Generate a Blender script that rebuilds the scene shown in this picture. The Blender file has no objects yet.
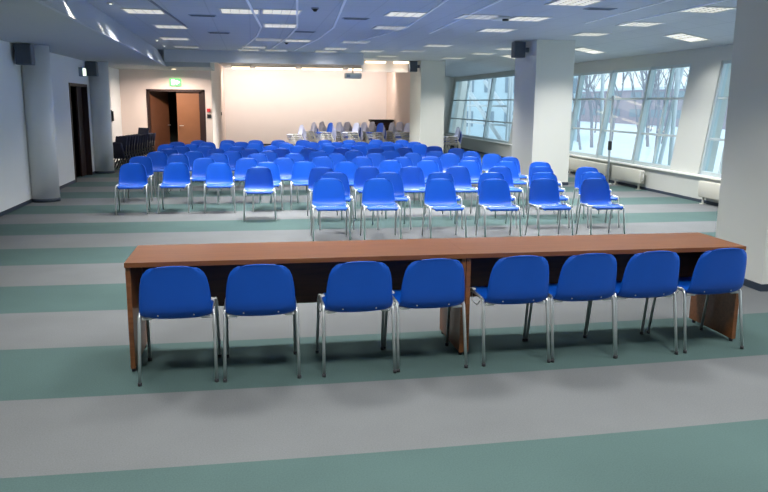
import bpy, bmesh, math, random
from mathutils import Vector, Matrix
random.seed(7)
C = bpy.context.scene.collection
PI = math.pi

# ------------------------------------------------------------ materials
def mat(name, col, rough=.6, metal=0., noise=0., nscale=30., spec=.5, bump=0., coat=0.):
    m = bpy.data.materials.new(name); m.use_nodes = True
    nt = m.node_tree; b = nt.nodes['Principled BSDF']
    b.inputs['Roughness'].default_value = rough
    b.inputs['Metallic'].default_value = metal
    b.inputs['Specular IOR Level'].default_value = spec
    b.inputs['Coat Weight'].default_value = coat
    tc = nt.nodes.new('ShaderNodeTexCoord')
    n = nt.nodes.new('ShaderNodeTexNoise'); n.inputs['Scale'].default_value = nscale; n.inputs['Detail'].default_value = 4
    nt.links.new(tc.outputs['Object'], n.inputs['Vector'])
    mx = nt.nodes.new('ShaderNodeMix'); mx.data_type = 'RGBA'
    k = noise
    mx.inputs[6].default_value = (*[max(0, c*(1-k)) for c in col], 1)
    mx.inputs[7].default_value = (*[min(1, c*(1+k)) for c in col], 1)
    nt.links.new(n.outputs['Fac'], mx.inputs[0]); nt.links.new(mx.outputs[2], b.inputs['Base Color'])
    if bump:
        bp = nt.nodes.new('ShaderNodeBump'); bp.inputs['Strength'].default_value = bump; bp.inputs['Distance'].default_value = .01
        nt.links.new(n.outputs['Fac'], bp.inputs['Height']); nt.links.new(bp.outputs['Normal'], b.inputs['Normal'])
    return m
def emit(name, col, s):
    m = bpy.data.materials.new(name); m.use_nodes = True
    b = m.node_tree.nodes['Principled BSDF']
    b.inputs['Base Color'].default_value = (*[c*.8 for c in col], 1)
    b.inputs['Emission Color'].default_value = (*col, 1); b.inputs['Emission Strength'].default_value = s
    return m

M = {}
M['blue'] = mat('blue_plastic', (.0005, .080, .48), .45, noise=.06, nscale=6, spec=.45)
M['pale'] = mat('pale_lilac_plastic', (.66, .68, .86), .4, noise=.1, nscale=8)
M['navy'] = mat('navy_fabric', (.012, .016, .045), .8, noise=.2)
M['chrome'] = mat('chrome_tube', (.68, .70, .70), .36, .85, noise=.03)
M['dullsteel'] = mat('dull_steel', (.64, .60, .52), .5, .3, noise=.1)
M['whiteplastic'] = mat('white_plastic', (.68, .69, .65), .35)
M['rubber'] = mat('dark_rubber', (.03, .03, .035), .7)
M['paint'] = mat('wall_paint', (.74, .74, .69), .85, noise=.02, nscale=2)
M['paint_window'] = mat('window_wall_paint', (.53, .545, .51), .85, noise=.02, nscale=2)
M['beam'] = mat('beam_paint', (.72, .74, .77), 1., noise=.02, spec=0.)
M['paint_left'] = mat('cool_wall_paint', (.84, .85, .85), .85, noise=.02, nscale=2)
M['paint_warm'] = mat('warm_wall_paint', (.86, .73, .66), .85, noise=.02, nscale=2)
M['paint_bright'] = mat('bright_wall_paint', (.90, .84, .82), .85, noise=.02, nscale=2)
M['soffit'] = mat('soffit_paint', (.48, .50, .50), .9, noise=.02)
M['fascia'] = mat('fascia_paint', (.56, .585, .63), 1., noise=.02, spec=0.)
M['darkbase'] = mat('dark_skirting', (.03, .045, .07), .6)
M['frame'] = mat('grey_aluminium', (.50, .58, .59), .45, .2, noise=.03)
M['radiator'] = mat('cream_enamel', (.54, .53, .46), .45)
M['ledge'] = mat('ledge_laminate', (.85, .85, .80), .4)
M['speaker'] = mat('speaker_grey', (.12, .145, .18), .6, noise=.1, nscale=80)
M['grille'] = mat('speaker_grille', (.075, .09, .12), .8, noise=.3, nscale=300)
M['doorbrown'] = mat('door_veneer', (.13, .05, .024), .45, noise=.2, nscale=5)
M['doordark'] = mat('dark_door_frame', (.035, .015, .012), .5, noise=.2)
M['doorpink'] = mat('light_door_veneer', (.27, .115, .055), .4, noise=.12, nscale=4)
M['void'] = mat('corridor_painted_shade', (.03, .04, .035), .9)  # near-black colour stands in for the shade inside the unlit rooms
M['black'] = mat('black_plastic', (.02, .02, .02), .5)
M['track'] = mat('pale_metal_track', (.88, .90, .92), .4)
M['trackdark'] = mat('dark_metal_track', (.16, .18, .22), .5)
M['lampframe'] = mat('lamp_frame', (.62, .62, .60), .4)
M['vent'] = mat('vent_grey', (.32, .37, .43), .6)
M['snow'] = mat('snow', (.80, .84, .88), .9, noise=.1, nscale=.4)
M['hazy_bark'] = mat('hazy_tree_bark', (.30, .30, .33), .9, noise=.3)  # lightened bark: outdoor haze is mixed into the colour
M['steelpaint'] = mat('painted_steel', (.55, .60, .62), .5)
M['red'] = mat('red_plastic', (.6, .03, .03), .5)
M['diffuser'] = emit('lamp_diffuser', (1., .95, .82), .62)
M['diffuser_dim'] = emit('lamp_diffuser_dim', (1., .97, .88), .30)
M['tube_warm'] = emit('warm_tube', (1., .78, .52), 2.6)
M['tube_hot'] = emit('spot_bulb', (1., .93, .75), 6)
M['signgreen'] = emit('sign_green', (.12, .62, .18), .8)
M['signwhite'] = emit('sign_white', (.85, 1., .80), 1.3)

def wood(name, c1, c2, rough):
    m = bpy.data.materials.new(name); m.use_nodes = True
    nt = m.node_tree; b = nt.nodes['Principled BSDF']; b.inputs['Roughness'].default_value = rough
    tc = nt.nodes.new('ShaderNodeTexCoord'); mp = nt.nodes.new('ShaderNodeMapping')
    mp.inputs['Scale'].default_value = (1.2, 14, 14)
    n = nt.nodes.new('ShaderNodeTexNoise'); n.inputs['Scale'].default_value = 3; n.inputs['Detail'].default_value = 8; n.inputs['Distortion'].default_value = .6
    r = nt.nodes.new('ShaderNodeValToRGB'); r.color_ramp.elements[0].position = .3; r.color_ramp.elements[1].position = .7
    r.color_ramp.elements[0].color = (*c1, 1); r.color_ramp.elements[1].color = (*c2, 1)
    L = nt.links.new
    L(tc.outputs['Object'], mp.inputs['Vector']); L(mp.outputs['Vector'], n.inputs['Vector']); L(n.outputs['Fac'], r.inputs['Fac']); L(r.outputs['Color'], b.inputs['Base Color'])
    return m
M['wood'] = wood('desk_veneer', (.155, .054, .017), (.235, .088, .030), .38)
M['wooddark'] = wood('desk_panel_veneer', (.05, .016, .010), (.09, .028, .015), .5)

def carpet():
    m = bpy.data.materials.new('striped_carpet'); m.use_nodes = True
    nt = m.node_tree; b = nt.nodes['Principled BSDF']; L = nt.links.new
    b.inputs['Roughness'].default_value = .95; b.inputs['Specular IOR Level'].default_value = .15
    tc = nt.nodes.new('ShaderNodeTexCoord'); s = nt.nodes.new('ShaderNodeSeparateXYZ'); L(tc.outputs['Object'], s.inputs[0])
    def mth(op, a, bb=None, clamp=False):
        n = nt.nodes.new('ShaderNodeMath'); n.operation = op; n.use_clamp = clamp
        for i, v in enumerate((a, bb)):
            if v is None: continue
            if isinstance(v, (int, float)): n.inputs[i].default_value = v
            else: L(v, n.inputs[i])
        return n.outputs[0]
    # carpet bands laid one metre deep across the room, slightly bowed near the desk
    w = mth('SUBTRACT', 1.35, mth('MULTIPLY', s.outputs['Y'], .125), True)
    bow = mth('MULTIPLY', mth('MULTIPLY', mth('MULTIPLY', s.outputs['X'], s.outputs['X']), .0093), w)
    y = mth('SUBTRACT', mth('SUBTRACT', s.outputs['Y'], 3.5612), bow)
    par = mth('FLOORED_MODULO', y, 2.0) if False else mth('PINGPONG', mth('ADD', y, .5), 1.0)
    # pingpong(y+.5): n even band -> grey, odd -> teal
    band = mth('GREATER_THAN', mth('SINE', mth('MULTIPLY', y, PI)), 0)     # 1 = grey
    n1 = nt.nodes.new('ShaderNodeTexNoise'); n1.inputs['Scale'].default_value = 120; n1.inputs['Detail'].default_value = 3
    n2 = nt.nodes.new('ShaderNodeTexNoise'); n2.inputs['Scale'].default_value = 1.3; n2.inputs['Detail'].default_value = 4
    L(tc.outputs['Object'], n1.inputs[0]); L(tc.outputs['Object'], n2.inputs[0])
    mx = nt.nodes.new('ShaderNodeMix'); mx.data_type = 'RGBA'
    mx.inputs[6].default_value = (.064, .106, .103, 1); mx.inputs[7].default_value = (.134, .142, .147, 1)
    L(band, mx.inputs[0])
    v = mth('ADD', mth('MULTIPLY', n1.outputs['Fac'], .5), mth('MULTIPLY', n2.outputs['Fac'], .35))
    v = mth('ADD', v, .575)
    hs = nt.nodes.new('ShaderNodeHueSaturation'); L(mx.outputs[2], hs.inputs['Color']); L(v, hs.inputs['Value'])
    L(hs.outputs['Color'], b.inputs['Base Color'])
    return m
M['carpet'] = carpet()

def ceilmat():
    m = bpy.data.materials.new('ceiling_tiles'); m.use_nodes = True
    nt = m.node_tree; b = nt.nodes['Principled BSDF']; L = nt.links.new
    b.inputs['Roughness'].default_value = .7
    tc = nt.nodes.new('ShaderNodeTexCoord'); br = nt.nodes.new('ShaderNodeTexBrick')
    br.offset = 0; br.inputs['Scale'].default_value = 1; br.inputs['Brick Width'].default_value = .62; br.inputs['Row Height'].default_value = .62
    br.inputs['Mortar Size'].default_value = .012; br.inputs['Mortar Smooth'].default_value = .3
    br.inputs['Color1'].default_value = (.50, .525, .555, 1); br.inputs['Color2'].default_value = (.515, .54, .57, 1); br.inputs['Mortar'].default_value = (.43, .455, .485, 1)
    L(tc.outputs['Object'], br.inputs['Vector']); L(br.outputs['Color'], b.inputs['Base Color'])
    return m
M['ceiling'] = ceilmat()

def glass():
    m = bpy.data.materials.new('window_glass'); m.use_nodes = True
    nt = m.node_tree; nt.nodes.remove(nt.nodes['Principled BSDF']); out = nt.nodes['Material Output']
    t = nt.nodes.new('ShaderNodeBsdfTransparent'); t.inputs[0].default_value = (.88, .96, .98, 1)
    g = nt.nodes.new('ShaderNodeBsdfGlossy'); g.inputs['Roughness'].default_value = .02
    mx = nt.nodes.new('ShaderNodeMixShader'); mx.inputs[0].default_value = .06
    nt.links.new(t.outputs[0], mx.inputs[1]); nt.links.new(g.outputs[0], mx.inputs[2]); nt.links.new(mx.outputs[0], out.inputs[0])
    return m
M['glass'] = glass()

# ------------------------------------------------------------ mesh helpers
def obj(name, bm, m, parent=None, smooth=False, loc=(0, 0, 0)):
    me = bpy.data.meshes.new(name)
    bmesh.ops.recalc_face_normals(bm, faces=bm.faces)
    bm.to_mesh(me); bm.free()
    for mm in (m if isinstance(m, (list, tuple)) else [m]): me.materials.append(M[mm])
    if smooth:
        for p in me.polygons: p.use_smooth = True
    o = bpy.data.objects.new(name, me); C.objects.link(o); o.location = loc
    if parent: o.parent = parent
    return o
def thing(name, label, cat, loc=(0, 0, 0), rz=0, group=None):
    o = bpy.data.objects.new(name, None); C.objects.link(o); o.empty_display_size = .1
    o.location = loc; o.rotation_euler = (0, 0, rz); tag(o, label, cat, group); return o
def tag(o, label, cat, group=None):
    o['label'] = label; o['category'] = cat
    if group: o['group'] = group
    return o
def struct(name, bm, m, parent=None, smooth=False):
    o = obj(name, bm, m, parent, smooth)
    if not parent: o['kind'] = 'structure'
    return o
def box(x0, x1, y0, y1, z0, z1, bm=None, mi=0, bev=0):
    bm = bm or bmesh.new()
    v = [bm.verts.new(p) for p in ((x0,y0,z0),(x1,y0,z0),(x1,y1,z0),(x0,y1,z0),(x0,y0,z1),(x1,y0,z1),(x1,y1,z1),(x0,y1,z1))]
    fs = [bm.faces.new([v[i] for i in f]) for f in ((0,3,2,1),(4,5,6,7),(0,1,5,4),(1,2,6,5),(2,3,7,6),(3,0,4,7))]
    for f in fs: f.material_index = mi
    if bev:
        es = list({e for f in fs for e in f.edges})
        bmesh.ops.bevel(bm, geom=es, offset=bev, segments=2, affect='EDGES', profile=.5)
    return bm
def prism(poly, axis_pts, bm=None, mi=0):
    """poly: list of 3d points, extruded by vector axis_pts"""
    bm = bm or bmesh.new(); d = Vector(axis_pts)
    a = [bm.verts.new(p) for p in poly]; b = [bm.verts.new(Vector(p)+d) for p in poly]
    n = len(poly); fs = [bm.faces.new(a), bm.faces.new(b[::-1])]
    for i in range(n): fs.append(bm.faces.new((a[i], b[i], b[(i+1) % n], a[(i+1) % n])))
    for f in fs: f.material_index = mi
    return bm
def tube(pts, r, seg=8, bm=None, r1=None):
    bm = bm or bmesh.new(); pts = [Vector(p) for p in pts]; rings = []
    up = None; n = len(pts)
    for i, p in enumerate(pts):
        d = ((pts[i]-pts[i-1]).normalized() if i else Vector()) + ((pts[i+1]-pts[i]).normalized() if i < n-1 else Vector())
        d.normalize()
        if up is None: up = d.orthogonal().normalized()
        up = (up - d*up.dot(d)).normalized(); s = d.cross(up)
        rr = r if r1 is None else r+(r1-r)*i/(n-1)
        rings.append([bm.verts.new(p+(up*math.cos(a)+s*math.sin(a))*rr) for a in (2*PI*k/seg for k in range(seg))])
    for A, B in zip(rings, rings[1:]):
        for k in range(seg): bm.faces.new((A[k], A[(k+1) % seg], B[(k+1) % seg], B[k]))
    bm.faces.new(rings[0][::-1]); bm.faces.new(rings[-1])
    return bm
def round_path(pts, r=.03, n=5):
    pts = [Vector(p) for p in pts]; o = [pts[0]]
    for a, b, c in zip(pts, pts[1:], pts[2:]):
        d1 = (a-b).normalized(); d2 = (c-b).normalized()
        p, q = b+d1*r, b+d2*r
        for i in range(n+1):
            t = i/n; o.append(p*(1-t)**2 + b*2*t*(1-t) + q*t*t)
    o.append(pts[-1]); return o
def cyl(x, y, z0, z1, r, seg=32, bm=None):
    return tube([(x, y, z0), (x, y, z1)], r, seg, bm)

# ------------------------------------------------------------ the chair
PROF = [(.238, .418), (.245, .436), (.227, .451), (.17, .450), (.09, .441), (.0, .431), (-.08, .423), (-.14, .419), (-.182, .424), (-.212, .444), (-.230, .482),
        (-.240, .530), (-.248, .590), (-.256, .645), (-.264, .695), (-.271, .735), (-.276, .760), (-.280, .775), (-.284, .783)]
HW = [.168, .192, .205, .215, .220, .222, .223, .224, .225, .225, .223, .220, .216, .210, .200, .184, .165, .142, .106]
DROP = [0]*14 + [.001, .004, .007, .009, .010]
UP = [0, 0, .004, .008, .012, .016, .021, .027, .030, .030, .024, .014, .006, .0, 0, 0, 0, 0, 0]      # side edge lift on the seat
FW = [0, 0, 0, 0, 0, 0, 0, .004, .012, .022, .030, .034, .034, .032, .029, .025, .020, .014, .007]    # side edge wraps forward on the back
def shell_bm(thick=.006, nu=16, step=1):
    bm = bmesh.new(); rows = []
    idx = list(range(0, len(PROF), step))
    if idx[-1] != len(PROF)-1: idx.append(len(PROF)-1)
    for i in idx:
        y, z = PROF[i]; r = []
        for k in range(nu+1):
            u = -1+2*k/nu; e = abs(u)**2.6
            lip = -.010*max(0, (abs(u)-.9)/.1) if i < 8 else 0
            r.append(bm.verts.new((.975*HW[i]*math.sin(u*PI/2)*.55+HW[i]*u*.45, y+FW[i]*e, z+UP[i]*e+lip-DROP[i]*u*u)))
        rows.append(r)
    for A, B in zip(rows, rows[1:]):
        for k in range(nu): bm.faces.new((A[k], A[k+1], B[k+1], B[k]))
    bm.normal_update(); nr, nc = len(rows), nu+1
    back = []
    for r in rows:
        b = []
        for v in r:
            n = v.normal.copy()
            if n.z < 0 and n.y < 0: n.negate()
            b.append((v.co - n*thick))
        back.append([bm.verts.new(c) for c in b])
    for A, B in zip(back, back[1:]):
        for k in range(nu): bm.faces.new((A[k], B[k], B[k+1], A[k+1]))
    loop = [(0, k) for k in range(nc)] + [(i, nc-1) for i in range(1, nr)] + [(nr-1, k) for k in range(nc-2, -1, -1)] + [(i, 0) for i in range(nr-2, 0, -1)]
    for p, q in zip(loop, loop[1:]+loop[:1]):
        bm.faces.new((rows[p[0]][p[1]], rows[q[0]][q[1]], back[q[0]][q[1]], back[p[0]][p[1]]))
    return bm
LEGX, LEGF, LEGR = .2385, .25, -.235
def leg_path(sx, front):
    yf, yt = (LEGF, .165) if front else (LEGR, -.150)
    return [(sx*LEGX, yf, .012), (sx*.232, yt+(.012 if front else -.012), .425), (sx*.230, yt*.94, .447), (sx*.229, yt*.78, .452)]
def leg_bm(sx, front): return tube(leg_path(sx, front), .0108, 10)
def frame_bm():
    bm = bmesh.new()
    for sx in (-1, 1): tube([(sx*.229, -.13, .452), (sx*.229, .13, .452)], .0105, 8, bm)
    for y in (-.135, .12): tube(round_path([(-.229, y, .446 if y > 0 else .438), (-.17, y, .418), (.17, y, .418), (.229, y, .446 if y > 0 else .438)], .03), .0085, 8, bm)
    for x in (-.12, .12): tube([(x, -.135, .418), (x, .12, .418)], .007, 6, bm)
    return bm
def make_chair(shell='blue', metal='chrome', detail=True, lite=False, seg=1):
    t = thing('stacking_chair', '', 'chair')
    obj('seat_shell', shell_bm(step=seg, nu=16 if not lite else 8), shell, t, True)
    if lite:
        bm = frame_bm()
        for sx in (-1, 1):
            for f in (0, 1): tube(leg_path(sx, f), .0105, 5, bm)
        obj('frame', bm, metal, t, True)
        return t
    for f in (1, 0):
        for sx in (-1, 1):
            l = obj('leg', leg_bm(sx, f), metal, t, True)
            if detail:
                c = obj('foot_cap', cyl(sx*LEGX, LEGF if f else LEGR, 0, .022, .013, 10), 'rubber', l, True); c['label'] = 'dark rubber cap'
    obj('seat_frame', frame_bm(), metal, t, True)
    for sx in (-1, 1):
        bm = box(sx*.215-.022, sx*.215+.022, .125, .175, .434, .462, bev=.006)
        b = obj('link_bracket', bm, 'whiteplastic', t, True); b['label'] = 'white plastic linking bracket'
    if detail:
        for sx in (-1, 1):
            b = obj('rear_bracket', box(min(sx*.150, sx*.215), max(sx*.150, sx*.215), -.176, -.150, .412, .430, bev=.005), 'whiteplastic', t, True); b['label'] = 'pale plastic rear clamp'
        h = obj('row_hook', tube(round_path([(-.232, -.10, .44), (-.243, -.06, .39), (-.243, .06, .39), (-.232, .10, .44)], .02), .003, 6), metal, t, True)
        sc = bmesh.new()
        for x, z in ((0, .452), (-.11, .447), (.11, .447)): cyl(0, 0, 0, .01, .006, 8, sc); bmesh.ops.translate(sc, verts=sc.verts[-16:], vec=(x, -.215, z))
        obj('screw', sc, 'chrome', t)
    return t
def dup(root, loc, rz, label=None, group=None, cat=None, name=None):
    r = root.copy(); C.objects.link(r); r.location = loc; r.rotation_euler = (0, 0, rz)
    if label: r['label'] = label
    if group: r['group'] = group
    if cat: r['category'] = cat
    for ch in list(root.children):
        c = ch.copy(); C.objects.link(c); c.parent = r
        for g in list(ch.children):
            d = g.copy(); C.objects.link(d); d.parent = c
    return r

# ------------------------------------------------------------ room
HC, HS = 3.15, 2.71
XL, XR = -3.9, 8.25
YB, YD, YN = 32.0, 24.0, -3.0
CL = 7.0     # where the ceiling starts to slope towards the windows
ZW = 2.87    # ceiling height at the window wall
def fxz(z): return 8.28 + .135*(z-.5)     # leaning window wall, inner face

bm = box(XL-.3, XR+.6, YN, YB+.3, -.2, 0)
struct('floor', bm, 'carpet')
struct('ceiling', prism([(-2.6, YN, HC), (CL, YN, HC), (CL, YN, HC+.2), (-2.6, YN, HC+.2)], (0, YB+.3-YN, 0)), 'ceiling')
struct('ceiling_right', prism([(CL, YN, HC), (8.8, YN, ZW-.03), (8.8, YN, HC+.2), (CL, YN, HC+.2)], (0, YB+.3-YN, 0)), 'ceiling')
struct('wall_left', (lambda b: (box(XL-.2, XL, YN, 17.55, 0, 3.3, b), box(XL-.2, XL, 19.28, YD+.1, 0, 3.3, b), box(XL-.2, XL, 17.55, 19.28, 2.13, 3.3, b), b)[3])(bmesh.new()), 'paint_left')
# dropped soffit along the left wall with a slanting fascia, and the beam across the back
def sofx(y): return -1.80-.0215*y      # lower edge of the fascia, slightly skewed in plan
def quadprism(f, y0, y1):
    bm = bmesh.new(); A = [bm.verts.new(p) for p in f(y0)]; B = [bm.verts.new(p) for p in f(y1)]; n = len(A)
    bm.faces.new(A); bm.faces.new(B[::-1])
    for k in range(n): bm.faces.new((A[k], B[k], B[(k+1) % n], A[(k+1) % n]))
    return bm
struct('trim_1', quadprism(lambda y: [(XL, y, HS), (sofx(y)-.05, y, HS), (sofx(y)-.05, y, HS+.03), (XL, y, HS+.03)], YN, 21.56), 'soffit')
struct('trim_2', quadprism(lambda y: [(sofx(y)-.05, y, HS-.001), (sofx(y), y, HS-.001), (sofx(y)-.20, y, HC), (sofx(y)-.27, y, HC)], YN, 21.56), 'fascia')
struct('trim_3', box(-2.3, 3.12, 21.4, 21.56, 2.83, HC), 'beam')
struct('trim_4', box(XL, -1.1, 21.56, YD, HS, HC), 'soffit')
struct('trim_5', box(3.6, 5.12, 25.0, 25.2, 2.79, HC), 'paint_bright')
# back walls
bmd = bmesh.new()
box(XL, -3.12, YD, YD+.15, 0, HC, bmd); box(-1.45, -1.21, YD, YD+.15, 0, HC, bmd); box(-3.12, -1.45, YD, YD+.15, 2.12, HC, bmd)
prism([(-1.40, YD+.15, 0), (-1.21, YD+.15, 0), (-1.10, YB, 0), (-1.40, YB, 0)], (0, 0, HC), bmd)
struct('wall_back_left', bmd, 'paint_warm')
struct('wall_back', box(-1.3, 5.65, YB, YB+.2, 0, HC), 'paint_bright')
struct('wall_return', box(5.65, 5.85, 26.4, YB, 0, HC), 'paint_warm')
struct('wall_back_right', box(5.85, 9.2, YB, YB+.2, 0, HC), 'paint')

struct('wall_front', box(XL-.2, XR+1, YN-.2, YN, 0, HC+.2), 'paint')
# right wall: low vertical apron, ledge, leaning piers and lintel around the windows
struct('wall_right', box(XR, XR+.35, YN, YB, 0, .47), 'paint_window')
struct('trim_6', box(XR-.05, XR+.34, YN, YB, .47, .50), 'ledge')
WZ0, WZ1 = .50, 2.60
windows = [('window_1', 13.93, 20.9, [14.72, 15.5, 17.3, 19.1], (15.5, 17.3, 19.1)),
           ('window_2', 9.2, 12.95, [11.0, 12.4], (11.0,)),
           ('window_3', 23.75, 31.7, [26.6, 29.9], (26.6,)),
           ('window_4', 2.0, 8.0, [4.0, 6.0], (4.0, 6.0)),
           ('window_5', -2.6, 1.2, [-.6], (-.6,))]
WT = {}
def slab(y0, y1, z0, z1, d0, d1, bm=None):   # leaning slab, thickness measured outward from the inner face
    return prism([(fxz(z0)+d0, y0, z0), (fxz(z0)+d1, y0, z0), (fxz(z1)+d1, y0, z1), (fxz(z1)+d0, y0, z1)], (0, y1-y0, 0), bm)
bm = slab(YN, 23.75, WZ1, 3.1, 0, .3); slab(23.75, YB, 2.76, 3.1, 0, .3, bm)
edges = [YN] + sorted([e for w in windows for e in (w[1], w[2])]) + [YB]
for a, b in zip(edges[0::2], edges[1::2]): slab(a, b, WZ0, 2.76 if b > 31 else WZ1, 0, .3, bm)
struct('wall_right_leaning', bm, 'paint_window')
TZ = (1.17, 1.92)
for n, y0, y1, mull, thick in windows:
    WZ1 = 2.76 if n == 'window_3' else 2.60
    w = bpy.data.objects.new(n, None); C.objects.link(w); w['kind'] = 'structure'
    bm = bmesh.new()
    for a, b in ((y0, y0+.06), (y1-.06, y1)): slab(a, b, WZ0, WZ1, .02, .14, bm)
    slab(y0, y1, WZ0, WZ0+.07, .02, .14, bm); slab(y0, y1, WZ1-.06, WZ1, .02, .14, bm)
    for m_ in mull:
        if m_ in thick: slab(m_-.05, m_+.05, WZ0, WZ1, .0, .13, bm)
        else: slab(m_-.025, m_+.025, WZ0, WZ1, .05, .12, bm)
    for z in TZ: slab(y0, y1, z-.022, z+.022, .04, .12, bm)
    obj('window_frame', bm, 'frame', w)
    obj('pane', slab(y0+.03, y1-.03, WZ0+.03, WZ1-.03, .08, .086), 'glass', w)

# columns
def column(name, x0, x1, y0, y1):
    struct(name, box(x0, x1, y0, y1, 0, HC), 'paint')
    bm = box(x0-.012, x1+.012, y0-.012, y1+.012, 0, .07)
    struct('baseboard_'+name, bm, 'darkbase')
column('column_near', 4.86, 5.75, 6.38, 7.18)
column('column_middle', 6.08, 6.95, 15.85, 17.2)
column('column_far', 5.46, 6.27, 24.5, 26.2)
for nm, y in (('column_round_near', 14.25), ('column_round_far', 19.78)):
    struct(nm, cyl(-3.70, y, 0, HS, .24, 40), 'paint_left', smooth=True)
    struct('baseboard_'+nm, cyl(-3.70, y, 0, .06, .252, 40), 'darkbase', smooth=True)
bm = bmesh.new()
box(XL, XL+.012, YN, 17.55, 0, .06, bm); box(XL, XL+.012, 19.28, YD, 0, .06, bm)
struct('baseboard_left', bm, 'darkbase')
struct('baseboard_right', box(XR-.015, XR, YN, YB, 0, .055), 'darkbase')
struct('baseboard_back', box(-1.1, 5.65, YB-.015, YB, 0, .07), 'darkbase')

# door in the left wall (dark, standing open on a room coloured near-black as shade)
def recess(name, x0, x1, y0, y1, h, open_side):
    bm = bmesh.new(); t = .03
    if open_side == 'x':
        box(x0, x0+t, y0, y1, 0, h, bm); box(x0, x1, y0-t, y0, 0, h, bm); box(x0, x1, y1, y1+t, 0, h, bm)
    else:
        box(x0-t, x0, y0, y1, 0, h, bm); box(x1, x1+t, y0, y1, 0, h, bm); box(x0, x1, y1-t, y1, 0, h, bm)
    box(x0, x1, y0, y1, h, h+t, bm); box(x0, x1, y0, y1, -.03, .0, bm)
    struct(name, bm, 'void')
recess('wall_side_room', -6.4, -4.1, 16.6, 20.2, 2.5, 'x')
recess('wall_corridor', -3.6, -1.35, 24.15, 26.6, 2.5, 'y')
d = bpy.data.objects.new('door_1', None); C.objects.link(d); d['kind'] = 'structure'
bm = box(XL-.2, XL+.015, 17.5, 17.56, 0, 2.16); box(XL-.2, XL+.015, 19.25, 19.31, 0, 2.16, bm); box(XL-.2, XL+.015, 17.5, 19.31, 2.10, 2.16, bm)
obj('door_frame', bm, 'doordark', d)
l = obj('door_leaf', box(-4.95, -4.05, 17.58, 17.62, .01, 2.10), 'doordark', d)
obj('door_handle', tube([(-4.88, 17.62, 1.05), (-4.88, 17.67, 1.05), (-4.76, 17.67, 1.05)], .01, 8), 'chrome', l)
l2 = obj('door_leaf', box(XL-.15, XL-.11, 18.75, 19.24, .01, 2.10), 'doordark', d)
# double door in the back wall
d = bpy.data.objects.new('door_2', None); C.objects.link(d); d['kind'] = 'structure'
bm = box(-3.14, -3.07, YD-.02, YD+.16, 0, 2.14); box(-1.52, -1.42, YD-.02, YD+.16, 0, 2.14, bm); box(-3.14, -1.42, YD-.02, YD+.16, 2.07, 2.14, bm)
obj('door_frame', bm, 'doordark', d)
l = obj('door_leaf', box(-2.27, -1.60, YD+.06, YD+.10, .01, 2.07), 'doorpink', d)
obj('door_edge_panel', box(-1.60, -1.52, YD+.07, YD+.11, .01, 2.07), 'doordark', d)
obj('door_handle', tube([(-2.20, YD+.06, 1.05), (-2.20, YD+.0, 1.05), (-2.08, YD+.0, 1.05)], .011, 8), 'chrome', l)
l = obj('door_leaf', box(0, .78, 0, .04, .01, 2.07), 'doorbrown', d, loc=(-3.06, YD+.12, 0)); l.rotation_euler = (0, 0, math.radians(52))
l3 = obj('door_handle', tube([(.78, 0, 1.05), (.78, -.05, 1.05), (.66, -.05, 1.05)], .011, 8), 'chrome', l)

# small wall fittings
t = thing('exit_sign', 'green emergency exit sign above the double door in the back wall', 'sign', (-2.27, YD, 2.24))
obj('sign_box', box(-.17, .17, -.07, 0, 0, .22, bev=.005), 'signgreen', t)
bm = box(-.12, -.02, -.074, -.07, .03, .19); box(.01, .06, -.074, -.07, .05, .17, bm)
prism([(.07, -.072, .06), (.14, -.072, .11), (.07, -.072, .16)], (0, -.003, 0), bm)
obj('pictogram', bm, 'signwhite', t)
t = thing('exit_sign', 'green exit sign box above the dark door in the side wall', 'sign', (XL, 18.55, 2.33))
obj('sign_box', box(0, .09, 0, .36, 0, .20, bev=.005), 'vent', t)
obj('pictogram', box(.09, .096, .02, .34, .02, .18), 'signwhite', t)
tag(obj('alarm_switch', box(-.05, .05, -.04, 0, 0, .10, bev=.005), 'red', loc=(-1.32, YD-.001, 1.47)), 'small red alarm box on the wall beside the double door', 'alarm box')
tag(obj('socket_box', box(-.06, .06, -.03, 0, 0, .12, bev=.005), 'black', loc=(-1.31, YD-.001, 1.28)), 'small black wall box directly under the red alarm box', 'switch')
tag(obj('light_switch', box(0, .03, -.10, .10, 0, .12, bev=.005), 'black', loc=(-1.145, 29.0, 1.28)), 'small dark wall switch on the narrow return wall', 'switch')
tag(obj('mounted_telephone', (lambda b: (box(0, .07, -.06, .06, 0, .33, b), box(.05, .12, -.035, .035, .03, .30, b), b)[2])(bmesh.new()), 'black', loc=(XL, 22.0, 1.2)), 'black telephone on the side wall behind the far round column', 'telephone')

# loudspeakers on the columns
def speaker(loc, rz, label, mount):
    t = thing('loudspeaker', label, 'loudspeaker', loc, rz, 'loudspeakers mounted on the columns')
    obj('speaker_box', box(-.13, .13, -.12, .10, 0, .34, bev=.012), 'speaker', t)
    obj('speaker_grille', box(-.115, .115, -.13, -.12, .015, .325), 'grille', t)
    obj('wall_mount', box(mount[0], mount[1], mount[2], mount[3], .12, .22), 'speaker', t)
speaker((-3.715, 13.72, 2.36), 0, 'grey loudspeaker high on the nearer round column by the side wall', (-.03, .03, .10, .32))
speaker((-3.765, 19.35, 2.36), 0, 'grey loudspeaker high on the farther round column by the side door', (-.03, .03, .10, .24))
speaker((5.84, 16.35, 2.79), 0, 'grey loudspeaker on the square column in front of the large windows', (.10, .238, -.03, .03))
speaker((5.24, 24.75, 2.80), 0, 'grey loudspeaker on the far square column beside the chair stacks', (.10, .238, -.03, .03))

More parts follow.
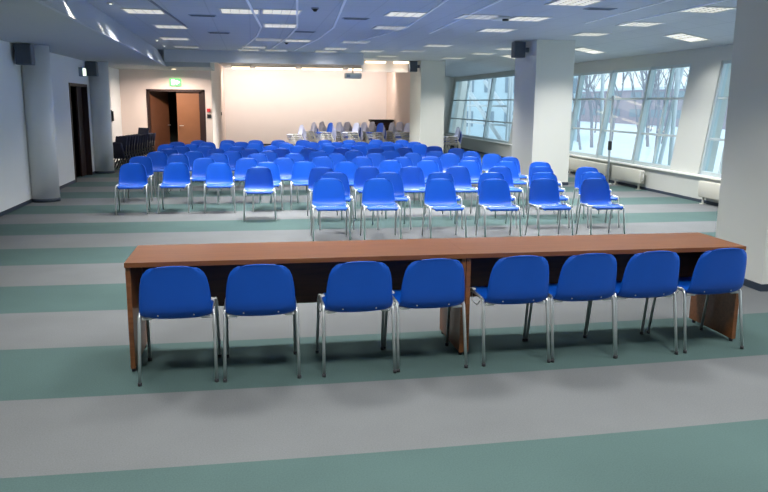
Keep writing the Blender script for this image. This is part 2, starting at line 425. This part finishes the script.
# projector
t = thing('projector', 'white ceiling projector hanging on a short pole from the beam', 'projector', (2.86, 21.75, 2.46))
obj('body', box(-.23, .23, -.16, .16, 0, .15, bev=.02), 'whiteplastic', t, True)
obj('lens', tube([(-.12, .15, .07), (-.12, .19, .07)], .04, 16), 'black', t, True)
obj('ceiling_mount', tube([(0, 0, .14), (0, 0, .285)], .018, 10), 'dullsteel', t, True)
obj('back_panel', box(-.20, -.10, -.166, -.158, .03, .11), 'vent', t)

# radiators
def rad(y0, y1, label):
    t = thing('radiator', label, 'radiator', (8.14, (y0+y1)/2, 0), 0, 'radiators under the windows'); h = (y1-y0)/2
    obj('radiator_panel', box(-.05, .06, -h, h, .13, .42, bev=.015), 'radiator', t, True)
    for y in (-h+.12, h-.12):
        obj('leg', (lambda b: (box(-.015, .015, y-.015, y+.015, 0, .14, b), box(-.05, .05, y-.03, y+.03, 0, .012, b), b)[2])(bmesh.new()), 'radiator', t)
    obj('valve', (lambda b: (tube([(0, -h-.005, .2), (0, -h-.05, .2), (0, -h-.05, .38)], .013, 8, b), cyl(0, -h-.05, .36, .42, .02, 10, b), b)[2])(bmesh.new()), 'whiteplastic', t, True)
    return t
rad(16.35, 18.6, 'cream radiator under the window, half hidden behind the slim pole')
rad(14.75, 16.05, 'short cream radiator under the window between slim pole and leaning pier')
rad(10.9, 12.62, 'cream radiator under the narrow window beside the nearest square column')
# slim post
t = thing('slim_pole', 'slim upright pole standing on the carpet before the windows', 'pole', (7.93, 15.9, 0))
obj('post', cyl(0, 0, .02, 1.98, .026, 12), 'steelpaint', t, True)
obj('base_plate', cyl(0, 0, 0, .022, .10, 24), 'steelpaint', t, True)
obj('clip', box(-.035, .035, -.04, .03, .78, .98, bev=.008), 'black', t)
# dark cabinet behind the stacks
t = thing('low_cabinet', 'dark low cabinet standing against the wall behind the chair stacks', 'cabinet', (5.12, 30.2, 0))
obj('body', box(-.44, .44, -.2, .2, .0, 1.06), 'black', t)
obj('top', box(-.48, .48, -.24, .24, 1.06, 1.13), 'black', t)
for x in (-.22, .22): obj('door', box(x-.2, x+.2, -.215, -.2, .06, 1.02), 'doordark', t)

# ------------------------------------------------------------ desks
def desk(x0, x1, y0, label):
    t = thing('conference_desk', label, 'desk', ((x0+x1)/2, y0, 0), 0, 'two wooden desks joined end to end'); h = (x1-x0)/2
    obj('desktop', box(-h, h, 0, .62, .718, .75, bev=.0008), 'wood', t)
    for s in (-1, 1):
        a, b = sorted((s*(h-.002), s*(h-.034)))
        obj('side_panel', box(a, b, .02, .60, .025, .718, bev=.002), 'wood' , t)
        for y in (.05, .55): obj('foot', cyl((a+b)/2, y, 0, .026, .014, 10), 'rubber', t)
    obj('modesty_panel', box(-h+.034, h-.034, .52, .54, .30, .718), 'wooddark', t)
    return t
desk(-.84, 1.455, 4.945, 'brown wood desk seating four chairs, nearer the round columns side')
desk(1.4555, 3.61, 4.945, 'brown wood desk seating four chairs, ending near the nearest square column')

# ------------------------------------------------------------ desk chairs
proto = make_chair()
DESK = [(-.506, 4.941, 0), (.025, 4.93, .0), (.662, 4.93, .01), (1.160, 4.95, .02), (1.768, 4.97, .01), (2.270, 4.98, .02), (2.758, 5.0, .02), (3.305, 5.03, .05)]
words = ['in front of the desk end by the side wall', 'second from the outer end of the longer-looking desk', 'left of the pair beside the joint of the two desks', 'directly beside the joint between the two desks',
         'just past the desk joint, towards the windows', 'second past the desk joint, towards the windows', 'second from the desk end by the foreground column', 'at the very desk end by the foreground column']
words = ['at the outer end of the long wooden desk, by the side wall',
         'second of eight along the desk, counted from the side-wall end',
         'third of eight along the desk, leaving a gap to the second chair',
         'fourth of eight, standing just before the joint of the two desks',
         'fifth of eight, standing just past the joint of the two desks',
         'sixth of eight along the desk, linked beside the joint-side chair',
         'seventh of eight, next to the last one by the square column',
         'last of eight along the desk, at the end near the column']
first = True
for (x, y, r), w in zip(DESK, words):
    lab = 'blue plastic chair ' + w
    if first:
        proto.location = (x, y, 0); proto.rotation_euler = (0, 0, r); proto['label'] = lab; proto['group'] = 'chairs pulled up to the long desk'; first = False
    else: dup(proto, (x, y, 0), r, lab, 'chairs pulled up to the long desk')

# ------------------------------------------------------------ audience chairs
ROWS = [[(0.98, 9.74), (1.64, 9.68), (2.48, 9.57), (3.2, 9.47), (3.91, 9.45), (4.64, 9.43)], [(1.15, 10.63), (1.95, 10.56), (2.7, 10.5), (3.48, 10.43), (4.27, 10.38), (5.03, 10.35)], [(0.08, 11.64), (1.07, 11.55), (1.78, 11.59), (2.49, 11.56), (3.26, 11.52), (3.97, 11.48), (4.65, 11.41), (5.36, 11.24)], [(-1.93, 12.51), (-1.27, 12.57), (-0.56, 12.52), (0.22, 12.62), (0.85, 12.71), (1.57, 12.6), (2.4, 12.93), (3.07, 12.84), (3.79, 12.75), (4.45, 12.56), (5.0, 12.37)], [(-2.05, 14.15), (-0.87, 13.62), (-0.13, 13.58), (0.54, 13.61), (1.27, 13.85), (2.03, 13.81), (2.76, 13.66), (3.35, 13.76), (4.12, 13.72), (4.84, 13.57)], [(-1.44, 14.72), (-0.68, 14.85), (0.08, 14.81), (0.8, 14.87), (1.63, 14.77), (2.43, 14.79), (3.23, 14.84), (3.97, 14.68), (4.8, 14.52)], [(-1.9, 15.49), (-1.21, 15.62), (-0.43, 15.61), (0.31, 15.65), (1.35, 15.67), (2.12, 15.71), (2.9, 15.67), (3.85, 15.49), (4.62, 15.36)], [(-1.77, 16.41), (-0.78, 16.45), (-0.07, 16.42), (0.62, 16.54), (1.23, 16.6), (1.96, 16.57), (2.73, 16.54), (3.44, 16.75), (4.59, 16.44)], [(-1.61, 17.42), (-1.08, 17.45), (-0.38, 17.35), (0.43, 17.57), (1.04, 17.55), (1.79, 17.53), (2.49, 17.6), (3.16, 17.51), (4.26, 17.29)], [(-2.01, 18.18), (-1.46, 18.3), (-0.61, 18.5), (0.03, 18.49), (0.8, 18.52), (1.81, 18.5), (2.37, 18.49), (2.97, 18.48), (3.56, 18.46), (4.12, 18.27)], [(-1.87, 19.32), (-1.14, 19.21), (-0.3, 19.3), (0.76, 19.19), (1.49, 19.18), (2.16, 19.22), (2.79, 19.21), (3.5, 19.3), (4.2, 19.24)], [(-1.42, 20.13), (-0.65, 20.18), (0.08, 20.18), (0.67, 20.23), (1.33, 20.22), (1.92, 20.22), (2.59, 20.27), (3.36, 20.38), (4.08, 20.32)]]
aproto = make_chair(detail=False)
ORD = ['first', 'second', 'third', 'fourth', 'fifth', 'sixth', 'seventh', 'eighth', 'ninth', 'tenth', 'eleventh', 'twelfth']
used = False
for i, row in enumerate(ROWS):
    for k, (x, y) in enumerate(row):
        rn = 'front audience row' if i == 0 else 'rearmost audience row' if i == len(ROWS)-1 else ORD[i]+' audience row'
        n = len(row)
        pos = 'at the side-wall end' if k == 0 else 'at the window end' if k == n-1 else (ORD[k]+' from the side-wall end' if k < n/2 else ORD[n-1-k]+' from the window end')
        lab = 'blue plastic chair facing the desk, %s of the %s' % (pos, rn)
        g = 'blue chairs in the audience rows'
        rz = PI + random.uniform(-.05, .05)
        if not used: aproto.location = (x, y, 0); aproto.rotation_euler = (0, 0, rz); aproto['label'] = lab; aproto['group'] = g; used = True
        else: dup(aproto, (x, y, 0), rz, lab, g)

# ------------------------------------------------------------ stacks along the back
sproto = {'pale': make_chair('pale', 'dullsteel', lite=True, seg=1), 'blue': make_chair('blue', 'dullsteel', lite=True, seg=1)}
sused = set()
def stack(x, y, rz, n, kinds, where, group):
    for k in range(n):
        kind = kinds[k % len(kinds)]
        col = 'pale lilac' if kind == 'pale' else 'blue'
        lv = 'topmost' if k == n-1 else 'bottom' if k == 0 else ORD[k]+' up'
        lab = '%s chair, %s, %s' % (col, lv, where)
        off = Vector((0, .036*k, 0)); off.rotate(Matrix.Rotation(rz, 3, 'Z'))
        loc = (x+off.x, y+off.y, .076*k)
        if kind not in sused:
            p = sproto[kind]; p.location = loc; p.rotation_euler = (0, 0, rz); p['label'] = lab; p['group'] = group; sused.add(kind)
        else: dup(sproto[kind], loc, rz, lab, group)
SX = [(294, 4, 'p'), (306.5, 5, 'pb'), (314.5, 5, 'p'), (322.5, 5, 'b'), (331, 5, 'p'), (339, 5, 'p'), (347.5, 5, 'bp'), (355, 5, 'p'), (363, 5, 'pb'), (371, 5, 'pb'), (382, 5, 'p'), (390, 5, 'p'), (398, 5, 'bp'), (404.5, 5, 'p')]
for i, (px, n, kk) in enumerate(SX):
    y = (26.7, 27.5, 28.3)[i % 3]
    x = (px-252.)/749.*(y+.3)*1.03
    kinds = [{'p': 'pale', 'b': 'blue'}[c] for c in kk]
    if kk == 'b': kinds = ['pale', 'pale', 'pale', 'pale', 'blue']
    elif kk == 'pb': kinds = ['pale', 'blue', 'pale', 'pale', 'blue' if px == 371 else 'pale']
    elif kk == 'bp': kinds = ['pale', 'pale', 'blue', 'pale', 'pale']
    stack(x, y, PI/2+.33+random.uniform(-.12, .12), n, kinds, '%s of fourteen back-wall stacks' % (ORD+['thirteenth', 'last'])[i], 'chair stacks along the back wall')
stack(6.72, 24.9, PI/2, 4, ['pale', 'blue', 'pale', 'pale'], 'in lone stack by far column', 'lone chair stack by the far column')

# dark chairs by the back-left corner
def pad_bm(w, d, h):
    return box(-w/2, w/2, -d/2, d/2, -h/2, h/2, bev=min(w, d, h)*.32)
def make_dark(h=0.):
    t = thing('padded_chair', '', 'chair')
    b = pad_bm(.42, .06, .42); bmesh.ops.rotate(b, verts=b.verts, matrix=Matrix.Rotation(math.radians(-12), 3, 'X')); bmesh.ops.translate(b, verts=b.verts, vec=(0, .035, .52)); obj('seat', b, 'navy', t, True)
    b = pad_bm(.43, .045, .38+h); bmesh.ops.rotate(b, verts=b.verts, matrix=Matrix.Rotation(math.radians(12), 3, 'X')); bmesh.ops.translate(b, verts=b.verts, vec=(0, -.085, .69+h/2)); obj('backrest', b, 'navy', t, True)
    for sx in (-1, 1):
        obj('leg', tube([(sx*.235, .20, 0), (sx*.225, -.04, .44), (sx*.2, -.09, .70)], .013, 8), 'black', t, True)
        obj('leg', tube([(sx*.225, -.24, 0), (sx*.215, -.05, .42), (sx*.21, .02, .5)], .013, 8), 'black', t, True)
    obj('crossbar', tube([(-.225, -.02, .40), (.225, -.02, .40)], .012, 6), 'black', t, True)
    obj('lower_bar', tube([(-.228, -.16, .18), (.228, -.16, .18)], .012, 6), 'black', t, True)
    return t
dp = make_dark(); dtall = make_dark(.17)
ND = 12
DW = ['the one beside the far round column'] + [ORD[k]+' of twelve from the far round column' for k in range(1, 11)] + ['the farthest, at the door end of the row']
for k in range(ND):
    f = k/(ND-1); x = -3.42+f*.42; y = 20.35+f*2.35
    tall = k == 8
    lab = ('taller dark padded chair sticking up from the nested row near the double door' if tall else 'dark navy padded nesting chair, %s' % DW[k])
    g = 'dark padded chairs nested near the double door'
    rz = PI-.75+random.uniform(-.05, .05)
    if tall: r = dtall
    elif k == 0: r = dp
    else: dup(dp, (x, y, 0), rz, lab, g); continue
    r.location = (x, y, 0); r.rotation_euler = (0, 0, rz); r['label'] = lab; r['group'] = g

# ------------------------------------------------------------ ceiling fittings
def ceil_z(x): return HC if x <= CL else HC+(x-CL)/(8.8-CL)*(ZW-.03-HC)
def louvre_lamp(loc, mat_, tilt=0):
    t = thing('ceiling_lamp', '', 'lamp', loc)
    bm = bmesh.new(); a, b = .305, .275
    box(-a, a, -a, -b, -.012, .0, bm); box(-a, a, b, a, -.012, .0, bm); box(-a, -b, -b, b, -.012, .0, bm); box(b, a, -b, b, -.012, .0, bm)
    obj('frame', bm, 'lampframe', t)
    obj('diffuser', box(-b, b, -b, b, -.006, -.001), mat_, t)
    bm = bmesh.new()
    for i in range(1, 4): box(-b+i*.1375-.004, -b+i*.1375+.004, -b, b, -.012, -.005, bm)
    for i in range(1, 6): box(-b, b, -b+i*.0917-.002, -b+i*.0917+.002, -.011, -.005, bm)
    obj('louvre', bm, 'lampframe', t)
    return t
LAMPS = [(-1.61, 12.53), (-1.45, 14.95), (-1.65, 17.72), (-1.62, 20.3), (-0.15, 12.17), (0.48, 12.10), (0.54, 14.25), (0.4, 17.43), (1.05, 17.53), (0.09, 19.87), (-0.05, 20.95), (0.67, 20.9), (2.16, 19.8), (2.01, 20.95), (2.4, 11.95), (2.55, 14.1), (2.37, 17.59), (3.19, 20.47), (3.98, 22.47), (3.63, 24.18), (4.25, 20.15), (4.44, 18.09), (3.58, 12.01), (4.46, 12.08), (4.58, 14.06), (6.33, 20.57), (6.08, 22.83), (6.41, 18.62), (7.35, 20.9), (4.35, 10.03), (6.62, 14.4), (6.60, 12.4), (7.75, 16.9), (6.52, 10.33), (7.85, 13.0)]
ADDED_LAMPS = [(.9, 24.6), (2.6, 24.6), (-.9, 8.6), (.6, 9.2), (2.6, 9.0), (-1.5, 6.2), (.6, 6.2), (2.7, 6.2), (4.6, 4.2), (-1.5, 3.2), (.6, 3.2), (2.7, 3.2), (-1.5, .4), (.9, .4), (3.2, .4), (6.4, 4.2), (6.4, 7.6), (6.4, .6)]  # unseen lamps added to light the desk area and the chair stacks
bright = louvre_lamp((0, 0, 0), 'diffuser'); dim = louvre_lamp((0, 0, 0), 'diffuser_dim'); use = {'b': False, 'd': False}
DIM = {7, 15, 16, 22, 3, 20}
zones = []
LE = 40
def area(name, loc, sx, sy, e, col, spread=150, rot=(0, 0, 0), parent=None):
    l = bpy.data.lights.new(name, 'AREA'); l.shape = 'RECTANGLE'; l.size = sx; l.size_y = sy; l.energy = e; l.color = col; l.spread = math.radians(spread)
    o = bpy.data.objects.new(name, l); C.objects.link(o); o.location = loc; o.rotation_euler = rot
    return o
def near_word(x, y):
    d = 'nearest' ; return d
seen = sorted(range(len(LAMPS)), key=lambda i: LAMPS[i][1])
rown = {}
# rows of lamps by depth for the labels
bands = [(0, 11, 'over the front audience row'), (11, 13.3, 'over the third and fourth audience rows'), (13.3, 16, 'over the sixth audience row'), (16, 19, 'over the ninth audience row'), (19, 20.6, 'over the rear audience rows'), (20.6, 21.35, 'just before the back beam'), (21.35, 30, 'beyond the far end of the audience')]
def bandof(y):
    for j, (a, b, w) in enumerate(bands):
        if a <= y < b: return j
bb = {}
for i, (x, y) in enumerate(LAMPS): bb.setdefault(bandof(y), []).append(i)
for i, (x, y) in enumerate(LAMPS+ADDED_LAMPS):
    z = ceil_z(x); dk = i in DIM; root = dim if dk else bright; key = 'd' if dk else 'b'
    if i < len(LAMPS):
        j = bandof(y); mem = sorted(bb[j], key=lambda q: LAMPS[q][0]); r = mem.index(i); n = len(mem)
        if n == 1: w = 'the only one'
        else: w = ('closest to the side wall' if r == 0 else 'closest to the windows' if r == n-1 else ORD[r]+' from the side wall' if r < n/2 else ORD[n-1-r]+' from the windows')
        lab = 'square %s ceiling lamp, %s, %s' % ('dim' if dk else 'lit', bands[j][2], w)
        g = 'square louvred ceiling lamps'
    else: lab, g = ('unseen square ceiling lamp added to light the floor around the desk', 'added unseen lamps over the desk area') if y < 15 else ('unseen ceiling lamp added behind the back beam to light the stacks', 'added unseen lamps behind the beam')
    if not use[key]: t = root; t['label'] = lab; t['group'] = g; t.location = (x, y, z); use[key] = True
    else: t = dup(root, (x, y, z), 0, lab, g)
    if x > CL: t.rotation_euler = (0, math.atan((HC-ZW+.03)/(8.8-CL)), 0)
    area('lamp_light', (x, y, z-.03), .5, .5, LE*(.5 if dk else 1)*(1.0 if y > 8 else .68)*(.1 if 20.6 < y < 21.35 and x < 3 or 24 < y < 24.3 else 2.8 if 24.5 < y < 24.7 else 1.0 if x > 5 and y > 19 else .6 if y > 19.5 else 1)*(.3 if x > 7 else 1)*(.4 if x < -1.4 and y > 9 else 1), (1., .985, .955), 118)

# pale metal runners in the ceiling
tracks = [([(-.75, 0), (-.03, 10.87), (.2, 14.6), (.14, 16.6), (-.29, 21.4)], 'track'), ([(.15, 0), (.64, 10.7), (.86, 14.45), (.79, 16.66), (.54, 20.1)], 'track'),
          ([(.8, 0), (1.28, 10.55), (1.52, 14.27), (1.46, 17.0), (1.16, 20.7)], 'track'), ([(2.2, 0), (2.61, 10.24), (2.83, 14.12), (2.36, 17.6)], 'track'),
          ([(3.0, 0), (3.31, 10.07), (3.51, 15.0)], 'track'), ([(5.2, 0), (5.46, 9.56), (5.63, 12.5)], 'track'), ([(6.0, 5), (6.2, 10.25), (6.23, 12.4)], 'track'), ([(-1.9, 0), (-1.35, 11.18), (-1.16, 14.97)], 'trackdark')]
for i, (pts, mm) in enumerate(tracks):
    bm = bmesh.new()
    for (x0, y0), (x1, y1) in zip(pts, pts[1:]):
        prism([(x0-.017, y0, HC-.014), (x0+.017, y0, HC-.014), (x0+.017, y0, HC), (x0-.017, y0, HC)], (x1-x0, y1-y0, 0), bm)
    struct('trim_%d' % (10+i), bm, mm)
# ceiling vents / detectors
def cvent(x, y, lab):
    t = thing('ceiling_vent', lab, 'vent', (x, y, HC), 0, 'ceiling air vents')
    obj('frame', box(-.22, .22, -.10, .10, -.010, 0, bev=.003), 'vent', t)
    bm = bmesh.new()
    for k in range(5): box(-.19, .19, -.085+k*.04, -.075+k*.04, -.013, -.009, bm)
    obj('slat', bm, 'speaker', t)
cvent(-.75, 12.9, 'dark slotted ceiling vent beside the dark ceiling runner')
cvent(-.62, 16.0, 'dark slotted ceiling vent between two lamp rows, nearer the side wall')
cvent(1.72, 12.75, 'dark slotted ceiling vent near the middle of the ceiling')
cvent(1.05, 15.3, 'dark slotted ceiling vent between two pale ceiling runners')
cvent(5.0, 10.6, 'dark slotted ceiling vent closest to the windows')
def det(x, y, lab):
    t = thing('smoke_detector', lab, 'detector', (x, y, HC), 0, 'round ceiling detectors')
    obj('base', cyl(0, 0, -.02, 0, .06, 20), 'vent', t, True)
    obj('sensor', tube([(0, 0, -.02), (0, 0, -.055)], .045, 20, r1=.02), 'black', t, True)
det(.95, 11.5, 'small dark round detector hanging from the ceiling nearest the desk')
det(.82, 18.0, 'small dark round detector farther along the ceiling')
det(7.6, 13.6, 'small dark round detector on the sloping ceiling by the windows')
# ceiling mounted bracket beside the lamp (white box with dark lens)
t = thing('ceiling_unit', 'white flat unit with a dark lens on the ceiling beside a lamp', 'ceiling unit', (3.62, 11.75, HC))
t.location = (3.98, 12.0, HC)
obj('housing', box(-.12, .08, -.18, .18, -.04, 0, bev=.01), 'whiteplastic', t, True)
obj('lens', tube([(.03, -.12, -.04), (.03, -.12, -.07)], .05, 16), 'black', t, True)

# warm strip lights at the head of the back wall
SL = [(-.75, -.02), (.15, 1.72), (1.92, 3.55), (3.75, 5.3)]
SN = ['closest to the double door', 'second from the double door', 'third from the double door', 'closest to the return wall']
for (a, b), nm in zip(SL, SN):
    t = thing('ceiling_strip_light', 'long warm strip light on top of the back wall, %s' % nm, 'strip light', ((a+b)/2, 30.0, HC), 0, 'warm strip lights over the back wall'); h = (b-a)/2
    obj('housing', box(-h, h, -.09, .12, -.05, 0), 'lampframe', t)
    obj('tube', box(-h+.03, h-.03, -.07, .10, -.12, -.02, bev=.02), 'tube_warm', t)
    area('strip_glow', ((a+b)/2, 30.02, HC-.16), 2*h, .12, 21, (1., .86, .76), 175, (math.radians(48), 0, 0))
for (a, b), nm in zip([(3.65, 4.35), (4.58, 5.12)], ['at the free end of the short bulkhead', 'beside the loudspeaker of the far column']):
    t = thing('ceiling_strip_light', 'short warm strip light by the white bulkhead, %s' % nm, 'strip light', ((a+b)/2, 24.8, HC), 0, 'strip lights on the bulkhead'); h = (b-a)/2
    obj('housing', box(-h, h, -.09, .09, -.03, 0), 'lampframe', t)
    obj('tube', box(-h+.02, h-.02, -.07, .07, -.09, -.03, bev=.02), 'tube_warm', t)
    area('strip_glow', ((a+b)/2, 24.7, HC-.11), 2*h, .12, 2, (1., .88, .75), 150, (0, 0, 0))
# warm lamp added in the back corner to brighten the door wall
t = thing('added_lobby_lamp', 'small warm downlight added in the soffit to brighten the double door wall', 'downlight', (-2.2, 22.9, HS))
obj('ring', cyl(0, 0, -.012, 0, .09, 24), 'lampframe', t, True); obj('bulb', cyl(0, 0, -.018, -.011, .06, 20), 'tube_warm', t, True)
area('added_lobby_glow', (-2.2, 22.9, HS-.04), .3, .3, 62, (1., .84, .72), 165)

# small spots grazing the left fascia
SPY = [(9.4, 'nearest the desk'), (11.6, 'second along from the desk'), (18.2, 'one before the last'), (20.0, 'farthest from the desk')]
for y, nm in SPY:
    t = thing('spot_lamp', 'small bright spot lamp beside the slanting soffit edge, %s' % nm, 'spot lamp', (sofx(y)+.10, y, HC), 0, 'spot lamps along the soffit edge')
    obj('ring', cyl(0, 0, -.02, 0, .05, 16), 'lampframe', t, True)
    obj('bulb', cyl(0, 0, -.021, -.019, .014, 12), 'tube_hot', t, True)
    l = bpy.data.lights.new('spot_beam', 'SPOT'); l.energy = 9; l.color = (1., .93, .74); l.spot_size = math.radians(50); l.spot_blend = .7; l.shadow_soft_size = .03
    o = bpy.data.objects.new('spot_beam', l); C.objects.link(o); o.location = (sofx(y)+.10, y, HC-.05); l.energy = {9.4: 18, 11.6: 6}.get(y, 9)
    o.rotation_euler = (0, math.radians(16), 0)

# ------------------------------------------------------------ outside
struct('ground_outside', box(9.2, 160, -40, 160, -1.35, -1.3), 'snow')
def branchy(bm, p, d, L, r, depth):
    q = p + d*L
    mid = p + d*L*.5 + Vector((random.uniform(-1, 1), random.uniform(-1, 1), 0))*L*.04
    tube([p, mid, q], r, 5, bm, r1=r*.65)
    if depth == 0: return
    for k in range(random.choice((2, 3))):
        a = Vector((random.gauss(0, .5), random.gauss(0, .5), random.uniform(.1, .7)))
        branchy(bm, p+d*L*random.uniform(.55, 1.), (d+a*.8).normalized(), L*random.uniform(.6, .8), r*.55, depth-1)
TR = [(24.5, 52), (27, 50), (29.5, 53), (33, 57), (27, 60), (31, 62), (35.5, 64), (34, 70), (39, 72), (44, 76), (33, 52), (36, 58), (41, 66), (22.5, 49.5), (38, 80), (47, 84), (30, 47.5), (26.2, 46)]
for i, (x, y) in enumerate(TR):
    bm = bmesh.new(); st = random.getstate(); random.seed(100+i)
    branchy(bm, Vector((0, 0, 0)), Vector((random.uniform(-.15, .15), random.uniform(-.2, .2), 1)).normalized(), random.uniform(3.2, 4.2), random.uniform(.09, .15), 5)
    tag(obj('bare_tree', bm, 'hazy_bark', loc=(x, y, -1.32)), 'leafless winter tree standing in the snow outside the windows', 'tree', 'bare trees outside'); random.setstate(st)
# pinkish building in the distance and a pale one behind the far window
def building(name, x0, x1, y0, y1, h, wall, lab, rows, cols):
    t = thing(name, lab, 'building', ((x0+x1)/2, (y0+y1)/2, -1.3)); hx, hy = (x1-x0)/2, (y1-y0)/2
    obj('wall', box(-hx, hx, -hy, hy, 0, h), wall, t)
    bm = bmesh.new()
    for r in range(rows):
        for c in range(cols):
            y = -hy+(c+.5)*2*hy/cols; z = 1.2+r*h/rows
            box(-hx-.05, -hx+.02, y-hy/cols*.5, y+hy/cols*.5, z, z+h/rows*.45, bm)
            x = -hx+(c+.5)*2*hx/cols; box(x-hx/cols*.5, x+hx/cols*.5, -hy-.05, -hy+.02, z, z+h/rows*.45, bm)
    obj('window_panes', bm, 'bwin', t)
    obj('roof', box(-hx-.3, hx+.3, -hy-.3, hy+.3, h, h+.4), 'snow', t)
M['pinkwall'] = mat('pinkish_render', (.42, .36, .40), .9, noise=.15, nscale=1)
M['palewall'] = mat('pale_cladding', (.55, .66, .70), .7, noise=.1, nscale=1)
M['bwin'] = mat('distant_windows', (.25, .31, .36), .3)
building('apartment_building', 62, 78, 92, 175, 5.5, 'pinkwall', 'long pinkish building far behind the bare trees', 2, 12)
building('office_building', 17, 28, 62, 84, 8.5, 'palewall', 'pale office building seen through the far window', 3, 6)
# steel outside the far window: raking struts and rails
t = thing('steel_staircase', 'white steel stair structure outside the far window', 'staircase', (10.5, 33, -1.3))
bm = bmesh.new(); tube([(0, 4.5, 4.2), (0, -2.5, 1.3)], .10, 8, bm); tube([(1.2, 4.5, 4.2), (1.2, -2.5, 1.3)], .10, 8, bm); obj('stringer', bm, 'steelpaint', t, True)
bm = bmesh.new()
for z in (2.2, 3.0, 4.3): tube([(0, -3, z), (0, 9, z)], .05, 8, bm)
obj('rail', bm, 'steelpaint', t, True)
bm = bmesh.new()
for y in (-3, 0, 3, 6, 9): tube([(0, y, 0), (0, y, 4.6)], .07, 8, bm)
obj('post', bm, 'steelpaint', t, True)
for x, y, a in ((9.5, 27.6, .5), (9.5, 26.6, -.5), (9.6, 19.6, .9), (9.75, 17.4, -.9), (9.6, 16.2, .35), (9.6, 15.2, -.35)):
    tag(obj('raking_strut', tube([(0, 0, 0), (.25, a, 4.4)], .05, 10), 'steelpaint', smooth=True, loc=(x, y, -1.3)), 'slanting painted steel strut just outside the window', 'strut', 'slanting struts outside the windows')

# ------------------------------------------------------------ light, world
w = bpy.data.worlds.new('sky'); bpy.context.scene.world = w; w.use_nodes = True
nt = w.node_tree; bg = nt.nodes['Background']
tc = nt.nodes.new('ShaderNodeTexCoord'); sp = nt.nodes.new('ShaderNodeSeparateXYZ'); rp = nt.nodes.new('ShaderNodeValToRGB')
nt.links.new(tc.outputs['Generated'], sp.inputs[0]); nt.links.new(sp.outputs['Z'], rp.inputs['Fac']); nt.links.new(rp.outputs['Color'], bg.inputs['Color'])
rp.color_ramp.elements[0].color = (.70, .76, .80, 1); rp.color_ramp.elements[0].position = 0
rp.color_ramp.elements[1].color = (.70, .80, .92, 1); rp.color_ramp.elements[1].position = .6
bg.inputs['Strength'].default_value = 1.4
for n, y0, y1, m1, m2 in windows:
    l = bpy.data.lights.new('window_portal', 'AREA'); l.shape = 'RECTANGLE'; l.size = 2.1; l.size_y = y1-y0; l.cycles.is_portal = True
    o = bpy.data.objects.new('window_portal', l); C.objects.link(o); o.location = (9.0, (y0+y1)/2, 1.6); o.rotation_euler = (0, math.radians(90), 0)

# ------------------------------------------------------------ camera
F, TH, PS, RO, H = 748.95, .1884, .1730, .0082, 1.7775
fw = Vector((math.sin(PS)*math.cos(TH), math.cos(PS)*math.cos(TH), -math.sin(TH)))
rt = Vector((math.cos(PS), -math.sin(PS), 0)); up = rt.cross(fw)
r2 = rt*math.cos(RO)+up*math.sin(RO); u2 = up*math.cos(RO)-rt*math.sin(RO)
cam = bpy.data.cameras.new('camera'); co = bpy.data.objects.new('camera', cam); C.objects.link(co)
cam.sensor_fit = 'HORIZONTAL'; cam.sensor_width = 36; cam.lens = F/768*36; cam.clip_end = 500
Mx = Matrix((r2, u2, -fw)).transposed().to_4x4(); Mx.translation = (0, 0, H); co.matrix_world = Mx
bpy.context.scene.camera = co
vs = bpy.context.scene.view_settings
vs.view_transform = 'Standard'; vs.look = 'None'; vs.gamma = 1; vs.use_curve_mapping = False; vs.exposure = .52
